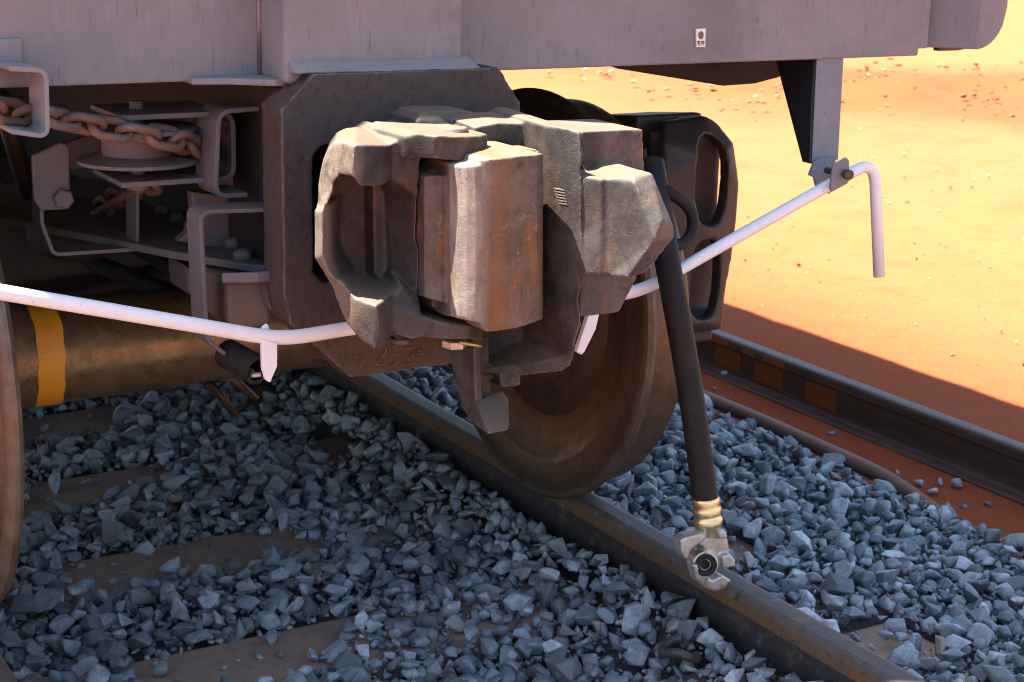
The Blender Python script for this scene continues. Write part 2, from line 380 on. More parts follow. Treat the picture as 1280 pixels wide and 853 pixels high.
m.mix(m.noise(26, 8, .8, lo=.58, hi=.8, off=11), (.14, .045, .028), amt=.6)
m.mix(m.noise(60, 4, .7, lo=.62, hi=.72, off=14), (.50, .33, .22), amt=.6)
m.mix(m.noise(45, 3, .6, lo=.64, hi=.70, off=24), (.12, .05, .045), amt=.6)
m.bump(m.noise(14, 9, .75, lo=0, hi=1), .02, .5); m.bump(m.noise(90, 5, .7, lo=0, hi=1), .008, .8); DIRT = m.done()

# ------------------------------------------------------------------ the setting
GZ = -.262
def axis_pts(a, b, step, far):
    c = list(np.arange(a, b+1e-6, step)); d = step; lo = a; hi = b; L = []; H = []
    while hi < far:
        d *= 1.22; hi += d; lo -= d; H.append(hi); L.append(lo)
    return L[::-1]+c+H
xs = axis_pts(-2, 12, .12, 1500); ys = axis_pts(-4, 18, .14, 1500)
vs = []
for y in ys:
    for x in xs:
        r = math.hypot(x-3, y-5); k = max(0, min(1, (x-2.3)/2.5)) if r < 60 else .5
        h = k*(.03*noise.noise((x*.4, y*.4, 0))+.010*noise.noise((x*2, y*2, 3)))+.008*noise.noise((x*6, y*6, 1))
        h += .10*math.exp(-((.52*x+.85*y-12.2)/1.6)**2)*max(0, min(1, (x-5.5)/3))*(1+1.2*noise.noise((x*1.6, y*1.6, 7))) if r < 40 else 0
        vs.append((x, y, GZ+h-(.16 if abs(x) < 1.6 and abs(y) < 6 else 0)))
nx = len(xs); fs = [(j*nx+i, j*nx+i+1, (j+1)*nx+i+1, (j+1)*nx+i) for j in range(len(ys)-1) for i in range(nx-1)]
me = bpy.data.meshes.new('ground'); me.from_pydata(vs, [], fs)
tag(mobj('ground', me, DIRT, smooth=True), kind='structure')

# ballast bed under the stones
def hbed(x, y):
    n = noise.noise((x*3.1, y*3.1, 5)); n2 = noise.noise((x*9, y*9, 2))
    if abs(x) < .80:
        h = -.186+.020*n+.008*n2+.075*math.exp(-((x-.68)/.11)**2)+.04*math.exp(-((x+.66)/.07)**2)
    else:
        t = min(1, (abs(x)-.80)/1.14); h = -.135-.075*t+.014*n+.010*n2
    return h
gx = np.arange(-1.98, 1.981, .06); gy = np.arange(-2.6, 5.01, .06)
SL0 = [-.86+.61*k for k in range(0, 6)]
vs = [(x, y, (hbed(x, y)-.030-(.055 if min(abs(y-q) for q in SL0) < .16 and abs(x) < 1.3 else 0) if abs(x) < 1.9 else GZ-.05)) for y in gy for x in gx]; nx = len(gx)
fs = [(j*nx+i, j*nx+i+1, (j+1)*nx+i+1, (j+1)*nx+i) for j in range(len(gy)-1) for i in range(nx-1)]
me = bpy.data.meshes.new('ballast_bed'); me.from_pydata(vs, [], fs)
bed = tag(mobj('ballast_bed', me, FINES, smooth=True), kind='structure')

# sleepers
SLY = [-.86+.61*k for k in range(0, 6)]
def sleeper(y):
    bm = BM(); prof = [(-.13, -.38), (-.13, -.235), (-.105, -.196), (.105, -.196), (.13, -.235), (.13, -.38)]
    prism(bm, [(-1.24, y+a, b) for a, b in prof], (2.48, 0, 0))
    return obj('sleeper', bm, SLEEPER, bevel=.012)
order = {-.86: 'dusty reddish sleeper whose bare end shows at the lower right beside the near rail',
         -.25: 'dusty reddish sleeper lying widest bare between the rails at the lower left',
         .36: 'dusty sleeper half buried in ballast below the yellow-banded axle, second nearest between the rails',
         .97: 'dark sleeper just under the axle, third nearest between the rails',
         1.58: 'sleeper behind the wheel with pinkish end seen under the coupler pocket'}
for y in SLY:
    s = sleeper(y); lb = None
    for k, q in order.items():
        if abs(k-y) < .05: lb = q
    if lb: tag(s, lb, 'sleeper', 'sleepers under the near track')
    else: tag(s, 'farthest sleeper, deep in the shade behind the axle', 'sleeper', 'sleepers under the near track')

# rails
RP = [(-.0735, -.044), (-.0735, -.012), (-.068, -.003), (-.055, 0), (-.0185, 0), (-.0055, -.003), (0, -.012), (0, -.042), (-.027, -.054), (-.0275, -.150), (-.0, -.166), (.039, -.175), (.039, -.187), (-.1125, -.187), (-.1125, -.175), (-.0735, -.166), (-.0465, -.150), (-.0465, -.054)]
def rail(name, xg, sgn, y0, y1, z, mat, label):
    k = .82 if mat is FRAIL else 1
    bm = BM(); prism(bm, [(xg-sgn*a*k, y0, z+b*k) for a, b in RP], (0, y1-y0, 0))
    return tag(obj(name, bm, mat, bevel=.003), label, 'rail')
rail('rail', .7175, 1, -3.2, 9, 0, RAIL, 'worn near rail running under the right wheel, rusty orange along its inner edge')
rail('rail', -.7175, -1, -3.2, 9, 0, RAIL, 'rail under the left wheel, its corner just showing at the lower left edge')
fr = rail('rail', 2.282, 1, -3.5, 9, -.112, FRAIL, 'separate far rail with orange painted squares on its web, lying on red dirt')
bm = None
for a, b in ((895, 925), (945, 979), (1011, 1048)):
    y0 = PX(b, 470, 2.305).y; y1 = PX(a, 440, 2.305).y
    bm = BM(); box(bm, 2.282+.0221-.0022, 2.282+.024, y0, y1, -.112-.121, -.112-.048); o = obj('paint_patch', bm, ORANGE); adopt(o, fr)
for a, b in ((880, 910), (930, 945), (955, 982)):
    y0 = PX(b, 440, 2.282).y; y1 = PX(a, 415, 2.282).y
    bm = BM(); box(bm, 2.282-.0012, 2.282+.004, y0, y1, -.112-.032, -.112-.012); o = obj('paint_patch', bm, ORANGE); adopt(o, fr)
bm = BM(); tube(bm, smooth_path([(1.93+.012*math.sin(y*2), y, -.205+.006*math.sin(y*3)-.16*max(0, .0-y)) for y in np.arange(-1.2, 5, .3)], 3), .024, 12)
tag(obj('rusty_pipe', bm, mk_paint('pipe_rust', (.16, .10, .075), (.28, .12, .05), .8), smooth=True), 'rusty pipe half buried along the outer edge of the ballast', 'pipe')

# ------------------------------------------------------------------ ballast stones
def stone_mesh(k):
    bm = BM(); n = random.randint(9, 13); sx, sy, sz = 1, random.uniform(.6, .95), random.uniform(.45, .8)
    for _ in range(n):
        d = Vector((random.gauss(0, 1), random.gauss(0, 1), random.gauss(0, 1))).normalized()*random.uniform(.82, 1.05)
        bm.verts.new((d.x*sx, d.y*sy, d.z*sz))
    r = bmesh.ops.convex_hull(bm, input=bm.verts[:])
    bmesh.ops.delete(bm, geom=[g for g in r['geom_interior'] if isinstance(g, bmesh.types.BMVert)], context='VERTS')
    bmesh.ops.dissolve_limit(bm, angle_limit=math.radians(14), verts=bm.verts[:], edges=bm.edges[:])
    bmesh.ops.bevel(bm, geom=bm.edges[:], offset=.05, segments=1, affect='EDGES', clamp_overlap=True)
    bmesh.ops.triangulate(bm, faces=bm.faces[:]); bmesh.ops.recalc_face_normals(bm, faces=bm.faces[:])
    V = np.array([v.co[:] for v in bm.verts], dtype=np.float32); F = np.array([[v.index for v in f.verts] for f in bm.faces], dtype=np.int32); bm.free()
    return V, F
NV = 28
variants = [stone_mesh(k) for k in range(NV)]
def rotmat():
    q = np.random.normal(size=4); q /= np.linalg.norm(q); a, b, c, d = q
    return np.array([[a*a+b*b-c*c-d*d, 2*b*c-2*a*d, 2*b*d+2*a*c], [2*b*c+2*a*d, a*a-b*b+c*c-d*d, 2*c*d-2*a*b], [2*b*d-2*a*c, 2*c*d+2*a*b, a*a-b*b-c*c+d*d]])
def tone():
    r = random.random()
    if r < .03: return random.uniform(.96, 1)
    if r < .075: return random.uniform(.84, .92)
    return min(.82, max(.02, random.gauss(.43, .27)))
stones = []
def scatter(x0, x1, y0, y1, sp, lift, rmin, rmax):
    for y in np.arange(y0, y1, sp):
        for x in np.arange(x0, x1, sp):
            xx = x+random.uniform(-.5, .5)*sp; yy = y+random.uniform(-.5, .5)*sp
            if .730 < abs(xx) < .775: continue
            if not (x0 < xx < x1): continue
            k = min(abs(yy-s) for s in SLY)
            r = random.uniform(rmin, rmax)*random.choice((.6, .75, .9, 1, 1, 1, 1.1, 1.3))
            z = hbed(xx, yy)+lift+random.uniform(-.006, .006)
            if k < .105 and abs(xx) < .62:            # over a sleeper: only some patches are covered
                nn = noise.noise((xx*2.2+3, yy*.7, 9))+.55*(abs(xx-.05)/.6)**2*1.3-.12
                if nn < .12 and not (random.random() < .06): continue
                z = max(z, -.196+r*.45)
            elif k < .10 and .97 < abs(xx) < 1.24:
                if random.random() > .22: continue
                z = max(z, -.196+r*.45)
            if abs(xx) < .735 and abs(xx)+r*.8 > .742: xx = math.copysign(.742-r*.8, xx)
            if .77 <= abs(xx) < .82: xx = math.copysign(max(abs(xx), .766+r*.8), xx)
            if .66 < abs(xx) < .86: z = min(z, -.048-r*.6)
            stones.append((xx, yy, z, r, random.randrange(NV), tone()))
scatter(-.735, .735, -1.9, 4.2, .040, -.014, .020, .033)
scatter(-.735, .735, -1.9, 3.2, .060, .010, .022, .046)
scatter(.77, 1.93, -2.2, 4.2, .040, -.014, .020, .033)
scatter(.77, 1.90, -2.2, 3.6, .060, .010, .022, .046)
scatter(-1.9, -.81, -1.8, 2.6, .05, .0, .024, .034)
scatter(-.735, .735, -.9, 2.0, .026, -.014, .009, .015)
scatter(.77, 1.93, -1.5, 2.4, .026, -.014, .009, .015)
for px, py, r in ((1040, 540, .02), (948+0, 545, .013), (905, 468, .024), (893, 485, .016), (1149, 604, .022), (1165, 614, .022), (1175, 603, .02), (1205, 632, .014), (1196, 606, .026), (1233, 628, .018), (1122, 588, .012), (1160, 635, .024)):
    d = FW + RT*((px-640)/FPX) + UP*((426.5-py)/FPX); q = CAM+d*((GZ+.01-CAM.z)/d.z)
    stones.append((q.x, q.y, GZ+r*.5, r, random.randrange(NV), random.choice([.3, .5, .97, .6])))
white_pick = [(692, 811, .032, .99), (648, 752, .042, .70), (607, 748, .026, .93), (800, 772, .012, .99), (97, 738, .03, .93)]
for px, py, r, t in white_pick:
    d = FW + RT*((px-640)/FPX) + UP*((426.5-py)/FPX); q = CAM+d*((-.15-CAM.z)/d.z)
    stones.append((q.x, q.y, -.148, r, random.randrange(NV), t))
def score(s):
    px, py, z = proj(s[:3])
    if not (8 < px < 1272 and 470 < py < 845): return 0
    low = 1 if s[2] >= hbed(s[0], s[1])-.002 else .75
    return s[3]/z*low
rank = sorted(range(len(stones)), key=lambda i: -score(stones[i]))
top = set(rank[:300])
vmesh = {}
def vm(k, t):
    tb = round(t*10)/10; key = (k, tb)
    if key not in vmesh:
        V, F = variants[k]; me = bpy.data.meshes.new('stone'); me.from_pydata(V.tolist(), [], F.tolist())
        a = me.attributes.new('tone', 'FLOAT', 'POINT'); a.data.foreach_set('value', [t if tb in (0, 1) or t > .83 else tb]*len(V)); me.materials.append(STONE); vmesh[key] = me
    return vmesh[key]
Vs, Fs, Ts = [], [], []; base = 0
for i, (x, y, z, r, k, t) in enumerate(stones):
    R = rotmat()
    # lie roughly flat: squash the tumbling of the short axis
    if random.random() < .6:
        a = random.uniform(0, 6.28); b = random.gauss(0, .35); c = random.gauss(0, .35)
        R = np.array(Matrix.Rotation(a, 3, 'Z') @ Matrix.Rotation(b, 3, 'X') @ Matrix.Rotation(c, 3, 'Y'))
    if i in top:
        o = bpy.data.objects.new('stone', vm(k, t)); col.objects.link(o)
        o.matrix_local = Matrix.Translation((x, y, z)) @ Matrix(R.tolist()).to_4x4() @ Matrix.Scale(r, 4); o.parent = bed
    else:
        V, F = variants[k]
        Vs.append((V*r) @ R.T+np.array((x, y, z))); Fs.append(F+base); Ts.append(np.full(len(V), t)); base += len(V)
V = np.concatenate(Vs).astype(np.float32); F = np.concatenate(Fs).astype(np.int32); T = np.concatenate(Ts).astype(np.float32)
me = bpy.data.meshes.new('ballast_stones'); me.vertices.add(len(V)); me.vertices.foreach_set('co', V.ravel())
me.loops.add(F.size); me.loops.foreach_set('vertex_index', F.ravel()); me.polygons.add(len(F))
me.polygons.foreach_set('loop_start', np.arange(0, F.size, 3, dtype=np.int32)); me.update(calc_edges=True)
a = me.attributes.new('tone', 'FLOAT', 'POINT'); a.data.foreach_set('value', T)
o = mobj('ballast_stones', me, STONE, bed); tag(o, kind='stuff')

# pebbles on the sand
bm = BM()
for _ in range(1500):
    k_ = random.random(); x = 2.5+10*k_**1.5; y = random.uniform(-2, 6+12*k_); r = random.choice([.004, .005, .006, .007, .008, .010, .012, .016, .024 if k_ > .4 else .008])*random.uniform(.7, 1.2)
    V, F = random.choice(variants); vv = [bm.verts.new((x+p[0]*r, y+p[1]*r, GZ+.02*noise.noise((x*.5, y*.5, 0))+r*.3+p[2]*r)) for p in V]
    for f in F: bm.faces.new([vv[j] for j in f])
for _ in range(380):
    u_ = random.gauss(12, 1.3); x = random.uniform(7, 15); y = (u_-.52*x)/.85; r = random.uniform(.015, .055)
    V, F = random.choice(variants); vv = [bm.verts.new((x+p[0]*r, y+p[1]*r, GZ+.09+r*.2+p[2]*r*.7)) for p in V]
    for f in F: bm.faces.new([vv[j] for j in f])
m = Mat('pebble', .9).base((.45, .30, .18)); m.mix(m.noise(1.7, 2, lo=.42, hi=.55), (.27, .085, .03)); m.mix(m.axis(0, 7.5, 9), (.25, .07, .025), amt=.85); m.mix(m.noise(3, 2, off=4, lo=.62, hi=.66), (.5, .42, .32)); 
tag(obj('pebbles', bm, m.done()), 'small pale and rusty pebbles scattered over the sunlit sand', 'pebbles', kind='stuff')

# ------------------------------------------------------------------ the wagon
YS = -.51
wg = tag(empty('ore_wagon', (0, 1.5, 0)), 'mauve grey ore wagon whose end sill fills the top of the view', 'wagon')
def wp(name, bm, mat=MAUVE, **k): return obj(name, bm, mat, wg, **k)
bm = BM(); box(bm, -1.64, -.222, YS, YS+.018, 1.087, 1.40); wp('end_sill_panel', bm, bevel=.004)
bm = BM(); box(bm, .137, 1.405, YS, YS+.018, 1.087, 1.40); wp('end_sill_panel', bm, bevel=.004)
bm = BM(); box(bm, 1.404, 1.436, YS+.006, YS+.016, 1.103, 1.40); wp('end_sill_backing', bm)
# end cap with a rounded lower corner, its face turning forward to the right
bm = BM(); outl = [(1.434, 1.40), (1.434, 1.104)]
for k in range(9):
    a = -math.pi/2+k*math.pi/2/8; outl.append((1.645-.085+.085*math.cos(a), 1.101+.10+.10*math.sin(a)))
outl.append((1.645, 1.40))
fy = lambda x: YS-.004+(.055 if x < 1.455 else .055-.085*min(1, (x-1.455)/.10))
def capmesh():
    cols = np.linspace(1.434, 1.645, 20); rows = []
    fr_, bk = [], []
    for x in cols:
        zb = 1.101 if x < 1.56 else 1.201-.10*math.sqrt(max(0, 1-((x-1.56)/.085)**2))
        fr_.append((bm.verts.new((x, fy(x), zb)), bm.verts.new((x, fy(x), 1.40)))); bk.append((bm.verts.new((x, YS+.30, zb)), bm.verts.new((x, YS+.30, 1.40))))
    for i in range(19):
        a, b, c, d = fr_[i], fr_[i+1], bk[i], bk[i+1]
        bm.faces.new((a[0], b[0], b[1], a[1])); bm.faces.new((c[0], c[1], d[1], d[0])); bm.faces.new((a[0], c[0], d[0], b[0])); bm.faces.new((a[1], b[1], d[1], c[1]))
    bm.faces.new((fr_[0][0], fr_[0][1], bk[0][1], bk[0][0])); bm.faces.new((fr_[-1][0], bk[-1][0], bk[-1][1], fr_[-1][1]))
capmesh(); wp('end_cap', bm, bevel=.004, auto=40)
bm = BM(); rim_ = [(1.50, 1.093), (1.56, 1.093)]+[(1.56+.093*math.sin(a), 1.201-.108*math.cos(a)) for a in np.linspace(.2, math.pi/2, 8)]+[(1.653, 1.40), (1.50, 1.40)]
prism(bm, [(x, YS+.03, z) for x, z in rim_], (0, .02, 0)); wp('cap_rim', bm, BOGIE)
bm = BM(); tube(bm, [(1.434, YS-.002+.02, 1.11), (1.434, YS+.018, 1.40)], .004, 8); wp('weld_seam', bm, WELD, smooth=True)
# centre box
bm = BM(); box(bm, -.222, .137, -.625, -.20, 1.088, 1.40); wp('centre_box', bm, bevel=.012, seg=3)
bm = BM(); tube(bm, [(-.224, YS-.003, 1.09), (-.224, YS-.003, 1.40)], .005, 8); wp('weld_seam', bm, WELD, smooth=True)
bm = BM(); slab(bm, [(-.215, -.622, 1.134), (-.215, -.660, 1.109), (-.215, -.60, 1.105)], [(.150, -.622, 1.130), (.165, -.660, 1.107), (.150, -.60, 1.105)]); cast(wp('weld_fillet', bm, MAUVE), .004, 5, .004, .03)
# gusset plate left under the sill
bm = BM(); g = [P(260, 100, -.53), P(310, 99, -.55), P(350, 104, -.62)]
prism(bm, [(-.36, -.515, 1.083), (-.36, -.53, 1.083), (-.30, -.545, 1.083), (-.23, -.60, 1.083), (-.21, -.60, 1.083), (-.21, -.40, 1.083), (-.36, -.40, 1.083)], (0, 0, .012)); wp('gusset_plate', bm, bevel=.003)
# striker casting: octagonal frame with an opening
outer = [(-.186, 1.11), (.195, 1.11), (.240, 1.045), (.240, .68), (.12, .545), (-.115, .545), (-.235, .66), (-.247, .72), (-.247, 1.05)]
inner = [(-.165, .985), (.165, .985), (.186, .965), (.186, .75), (.165, .73), (-.165, .73), (-.186, .75), (-.186, .965)]
import itertools
def ringprism(bm, outer, inner, y0, y1):
    # bridge by angle: triangulated fill on both sides
    def side(y):
        o = [bm.verts.new((x, y, z)) for x, z in outer]; i = [bm.verts.new((x, y, z)) for x, z in inner]
        e = [bm.edges.new((o[k], o[(k+1) % len(o)])) for k in range(len(o))]+[bm.edges.new((i[k], i[(k+1) % len(i)])) for k in range(len(i))]
        bmesh.ops.triangle_fill(bm, use_beauty=True, use_dissolve=False, edges=e); return o, i
    o0, i0 = side(y0); o1, i1 = side(y1)
    for a, b in ((o0, o1), (i0, i1)):
        n = len(a)
        for k in range(n): bm.faces.new((a[k], a[(k+1) % n], b[(k+1) % n], b[k]))
bm = BM(); ringprism(bm, outer, inner, -.665, -.57)
stk = wp('striker_casting', bm, STRIKER); cast(stk, .0050, 4, .0042, .022)
bm = BM()
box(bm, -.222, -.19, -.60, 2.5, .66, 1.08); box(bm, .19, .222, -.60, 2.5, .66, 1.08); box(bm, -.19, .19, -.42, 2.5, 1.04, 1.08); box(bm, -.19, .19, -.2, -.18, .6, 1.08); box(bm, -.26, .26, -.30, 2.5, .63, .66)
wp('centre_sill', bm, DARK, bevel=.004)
# chalk figures scratched low on the striker
def stroke(pts, y=-.6672):
    b = BM(); tube(b, [P(a, c, y) for a, c in pts], .0010, 5); return obj('chalk_mark', b, CHALK, wg)
for pts in ([(471, 433), (481, 433), (483, 439), (474, 452), (468, 456), (482, 455)], [(497, 432), (488, 434), (488, 441), (496, 444), (499, 450), (492, 457), (485, 458)], [(507, 436), (517, 434), (519, 439), (510, 449), (504, 455), (521, 453)],
            [(524, 437), (521, 446)], [(530, 433), (527, 443)], [(518, 440), (531, 437)], [(518, 444), (531, 441)], [(444, 447), (452, 443), (456, 449), (450, 458)]):
    stroke(pts)
# decking, side sills, hopper body: above and behind the frame
bm = BM(); box(bm, -1.60, 1.60, -.49, .9, 1.40, 1.42); wp('end_deck', bm, DARK)
for s in (-1, 1):
    bm = BM(); box(bm, min(s*1.46, s*1.60), max(s*1.46, s*1.60), YS+.30, 9, 1.13, 1.398); wp('side_sill', bm, bevel=.006)
bm = BM(); prism(bm, [(-1.64, -.14, 1.43), (-1.64, -.08, 3.8), (-1.64, 9, 3.8), (-1.64, 9, 1.43)], (3.28, 0, 0)); wp('hopper_body', bm)
bm = BM(); box(bm, -.215, .13, -.60, -.15, 1.422, 3.6); wp('shade_post', bm, bevel=.01)  # added unseen post over the centre box, to shade rail and ballast
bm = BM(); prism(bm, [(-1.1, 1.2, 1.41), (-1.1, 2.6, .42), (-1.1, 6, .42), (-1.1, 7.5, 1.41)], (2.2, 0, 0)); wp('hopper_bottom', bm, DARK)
# bolster nose: dark tapered shape under the right sill
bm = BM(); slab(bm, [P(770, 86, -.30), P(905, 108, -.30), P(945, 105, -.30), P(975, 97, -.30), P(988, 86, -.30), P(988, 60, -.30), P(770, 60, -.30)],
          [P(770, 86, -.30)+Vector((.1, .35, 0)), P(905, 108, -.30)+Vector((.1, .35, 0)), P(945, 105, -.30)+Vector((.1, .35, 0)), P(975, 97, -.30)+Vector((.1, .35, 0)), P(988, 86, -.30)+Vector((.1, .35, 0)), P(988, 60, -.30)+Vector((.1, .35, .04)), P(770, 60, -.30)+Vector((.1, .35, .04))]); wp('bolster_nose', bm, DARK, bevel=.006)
# drop bracket for the rod: tapered channel with an ear plate
yb = -.505
fL, fR = P(1020, 76, yb-.0), P(1055, 74, yb)
bm = BM(); A_ = [P(1020, 70, yb), P(1055, 70, yb), P(1048, 200, yb-.05), P(1014, 205, yb-.05)]
prism(bm, A_, (0, .012, 0)); B_ = [P(1020, 70, yb), P(1014, 205, yb-.05)]
wp('rod_hanger', bm, bevel=.002)
bm = BM(); slab(bm, [B_[0], B_[1], B_[1]+Vector((0, .03, 0)), B_[0]+Vector((0, .15, 0))], [q+Vector((.010, 0, 0)) for q in (B_[0], B_[1], B_[1]+Vector((0, .03, 0)), B_[0]+Vector((0, .15, 0)))])
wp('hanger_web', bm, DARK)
yr = -.66                                   # where the rod crosses the hanger
bm = BM(); prism(bm, [P(1018, 203, yb-.06), P(1026, 198, yb-.06), P(1046, 196, yb-.06), P(1043, 215, yb-.1), P(1038, 243, yb-.1), P(1022, 238, yb-.1), P(1018, 222, yb-.08), P(1012, 220, yb-.07)], (0, .008, 0)); wp('hanger_lug', bm, bevel=.003)
bm = BM(); flat(bm, [(1042, 206), (1058, 197), (1062, 200), (1063, 224), (1060, 230), (1040, 241), (1038, 236)], yr-.035, yr-.028); wp('keeper_plate', bm, bevel=.003)
bm = BM(); tube(bm, [P(1033, 213, yb-.11), P(1060, 219, yr-.055)], .007, 10); lathe(bm, [(0, .011), (.012, .011), (.012, .006)], P(1058, 218, yr-.04), (0, -1, 0), 10); wp('keeper_bolt', bm, BOGIE)
# identification tag
bm = BM(); t0, t1, t2, t3 = (870.0, 36.2), (881.8, 35.8), (881.2, 59.0), (870.2, 59.2)
cxp, cyp = 876, 44.3
o_ = [(P(a, b, YS-.003).x, P(a, b, YS-.003).z) for a, b in (t0, t1, t2, t3)]
i_ = [(P(cxp+3.9*math.cos(k*math.pi/8), cyp+5.2*math.sin(k*math.pi/8), YS-.003).x, P(cxp+3.9*math.cos(k*math.pi/8), cyp+5.2*math.sin(k*math.pi/8), YS-.003).z) for k in range(16)]
ringprism(bm, o_, i_, YS-.004, YS-.0005); tg = wp('identity_tag', bm, TAG); tag(tg, 'small cream tag plate with an oval hole')
bm = BM()
for a in (872.3, 873.4, 874.5, 876.6, 877.6, 878.8, 879.9):
    flat(bm, [(a, 51.3), (a+.62, 51.3), (a+.62, 55.0), (a, 55.0)], YS-.0052, YS-.0035)
flat(bm, [(872.5, 56.2), (879.8, 56.0), (879.8, 56.8), (872.5, 57.0)], YS-.0052, YS-.0035)
o = obj('barcode', bm, PRINT, wg); o.parent = tg; o.matrix_parent_inverse = Matrix.Identity(4)
# chain guide on the left: welded pad and bent strap
bm = BM(); flat(bm, [(-12, 50), (28, 48), (29, 86), (-12, 88)], YS-.010, YS-.001); wp('guide_pad', bm, bevel=.003)
bm = BM(); yg = -.60
strap(bm, round_path([Vector((q.x, 0, q.z)) for q in [P(8, 88, yg), P(51, 90, yg), P(53, 166, yg), P(11, 160, yg)]], .012), (0, .10, 0), .008)
o = wp('chain_guide', bm, bevel=.002)
for vtx in o.data.vertices: vtx.co.y += yg-.02
# ---- left underframe: sheave housing
ysv = -.36
sc_ = P(172, 180, ysv)
bm = BM(); lathe(bm, [(-.034, .112), (-.027, .114), (-.018, .066), (.018, .066), (.027, .110), (.034, .108)], sc_, (0, 0, 1), 40); sh = wp('chain_sheave', bm, BRACK, auto=30)
bm = BM(); zt, zb_ = sc_.z+.056, sc_.z-.056; x1 = P(268, 190, ysv).x
path = round_path([(sc_.x-.06, ysv-.09, zt), (x1, ysv-.09, zt), (x1, ysv-.09, zb_), (sc_.x-.06, ysv-.09, zb_)], .02)
strap(bm, path, (0, .18, 0), .010); wp('sheave_strap', bm, BRACK, bevel=.002)
bm = BM(); lathe(bm, [(-.085, .022), (-.07, .024), (-.068, .013), (.08, .013)], sc_, (0, 0, 1), 16); wp('sheave_pin', bm, BRACK, auto=30)
# gusset joining strap and centre sill, C-shaped brackets
def cbracket(px0, px1, py0, py1, y, depth, t, low=None):
    b = BM(); a = P(px1, py0, y); bq = P(px0, py0+4, y); c = P(px0-4, py1, y); d = P(px1-18, py1-2, y)
    strap(b, round_path([a, bq, c, d], .02), (0, depth, 0), -t); return wp('step_bracket', b, BRACK, bevel=.002)
b1 = cbracket(277, 328, 139, 243, -.50, .10, .009)
bm = BM(); flat(bm, [(282, 145), (330, 142), (330, 240), (274, 240)], -.36, -.34); wp('gusset_plate', bm, BRACK)
bm = BM(); strap(bm, round_path([P(350, 265, -.57), P(254, 268, -.57), P(262, 425, -.57), P(284, 441, -.57)], .018), (0, .07, 0), -.008); wp('step_bracket', bm, BRACK, bevel=.002)
# web with a rounded cut-out, foot plate with bolts, blocks below
bm = BM(); flat(bm, [(240, 240), (292, 246), (292, 315), (222, 302), (236, 290), (242, 270)], -.33, -.30); wp('cross_web', bm, BRACK, bevel=.003)
fz = P(250, 305, -.30).z
bm = BM(); prism(bm, [(-.62, .55, fz), (-.62, .30, fz), (-.345, -.34, fz), (-.25, -.52, fz), (-.20, -.56, fz), (-.20, .55, fz)], (0, 0, -.016)); wp('foot_plate', bm, BRACK, bevel=.003)
bm = BM(); prism(bm, [P(277, 341, -.57), P(322, 341, -.60), P(350, 337, -.60), P(350, 337, -.40), P(277, 341, -.40)], (0, 0, -.02)); wp('wear_plate', bm, BRACK, bevel=.004)
for a, b, y in ((303, 318, -.47), (292, 297, -.36), (222, 268, -.05), (205, 262, .05), (240, 276, -.15)):
    q = P(a, b, y); bm = BM(); lathe(bm, [(-.012, .018), (.0, .018), (.006, .014), (.009, .006), (.0095, 0)], (q.x, q.y, fz+.012), (0, 0, 1), 14); wp('bolt_head', bm, BRACK, smooth=True)
bm = BM(); flat(bm, [(282, 352), (338, 348), (340, 405), (300, 415), (284, 405)], -.54, -.36); wp('carrier_block', bm, mk_paint('dusty_tan_steel', (.17, .13, .10), (.24, .13, .07), .6), bevel=.01)
bm = BM(); flat(bm, [(233, 332), (282, 352), (284, 384), (262, 382), (236, 368)], -.30, -.18); wp('carrier_block', bm, BRACK, bevel=.01)
bm = BM(); flat(bm, [(333, 350), (352, 342), (356, 392), (338, 388)], -.58, -.50); wp('carrier_stop', bm, BRACK, bevel=.004)
# hanging lamp-bracket plate with bolt and thin bent strap
yh = -.25
bm = BM(); flat(bm, [(40, 195), (78, 178), (87, 184), (88, 232), (88, 262), (52, 264), (42, 250)], yh, yh+.012); hb = wp('hanger_plate', bm, BRACK, bevel=.004)
bm = BM(); q = P(78, 248, yh); hexhead(bm, q, (0, -1, 0), .020, .016); wp('bolt_head', bm, BRACK)
bm = BM(); strap(bm, round_path([P(50, 240, yh+.02), P(50, 280, yh+.02), P(66, 321, yh+.02), P(174, 314, yh+.02), P(174, 240, yh+.02)], .015), (0, .06, 0), .007); wp('safety_strap', bm, BRACK)
bm = BM(); flat(bm, [(82, 180), (125, 165), (150, 205), (90, 212)], yh+.25, yh+.27); wp('gusset_plate', bm, BRACK)
# brake gear in the dark
bm = BM(); lathe(bm, [(-.03, .09), (-.02, .10), (.02, .10), (.03, .085)], P(88, 295, .5), (.1, -.2, 1), 24); wp('brake_pulley', bm, CHAIN, auto=30)
bm = BM(); tube(bm, [P(-40, 200, .6), P(120, 330, .5), P(230, 372, .3)], .022, 10); wp('brake_lever', bm, BOGIE, smooth=True)
bm = BM(); tube(bm, [P(0, 120, .2), P(40, 260, .35)], .02, 10); wp('brake_rod', bm, BOGIE, smooth=True)
# safety bracket hanging behind the axle
bm = BM(); tube(bm, [P(262, 478, .35), P(292, 516, .35), P(318, 498, .35), P(290, 472, .35)], .012, 8, closed=True); wp('brake_hanger', bm, BOGIE, smooth=True)

# sleeve (spring tube) clamped to the lower bracket
slv = tag(empty('rubber_sleeve', P(305, 450, -.55)), 'short dark rubber tube with a hooked wire end below the white rod', 'tube')
a0, a1 = P(284, 442, -.53), P(322, 463, -.62); axd = (a1-a0)
bm = BM(); L_ = axd.length; lathe(bm, [(0, .028), (L_, .028), (L_, .0205), (.01, .0205)], a0, axd, 28, closed=True); obj('sleeve', bm, RUBBER, slv, auto=40)
bm = BM(); tube(bm, round_path([P(280, 434, -.52), P(290, 444, -.55), P(316, 466, -.61), P(314, 470, -.615), P(326, 468, -.625)], .01), .005, 8); obj('hook_wire', bm, GALV, slv, smooth=True)

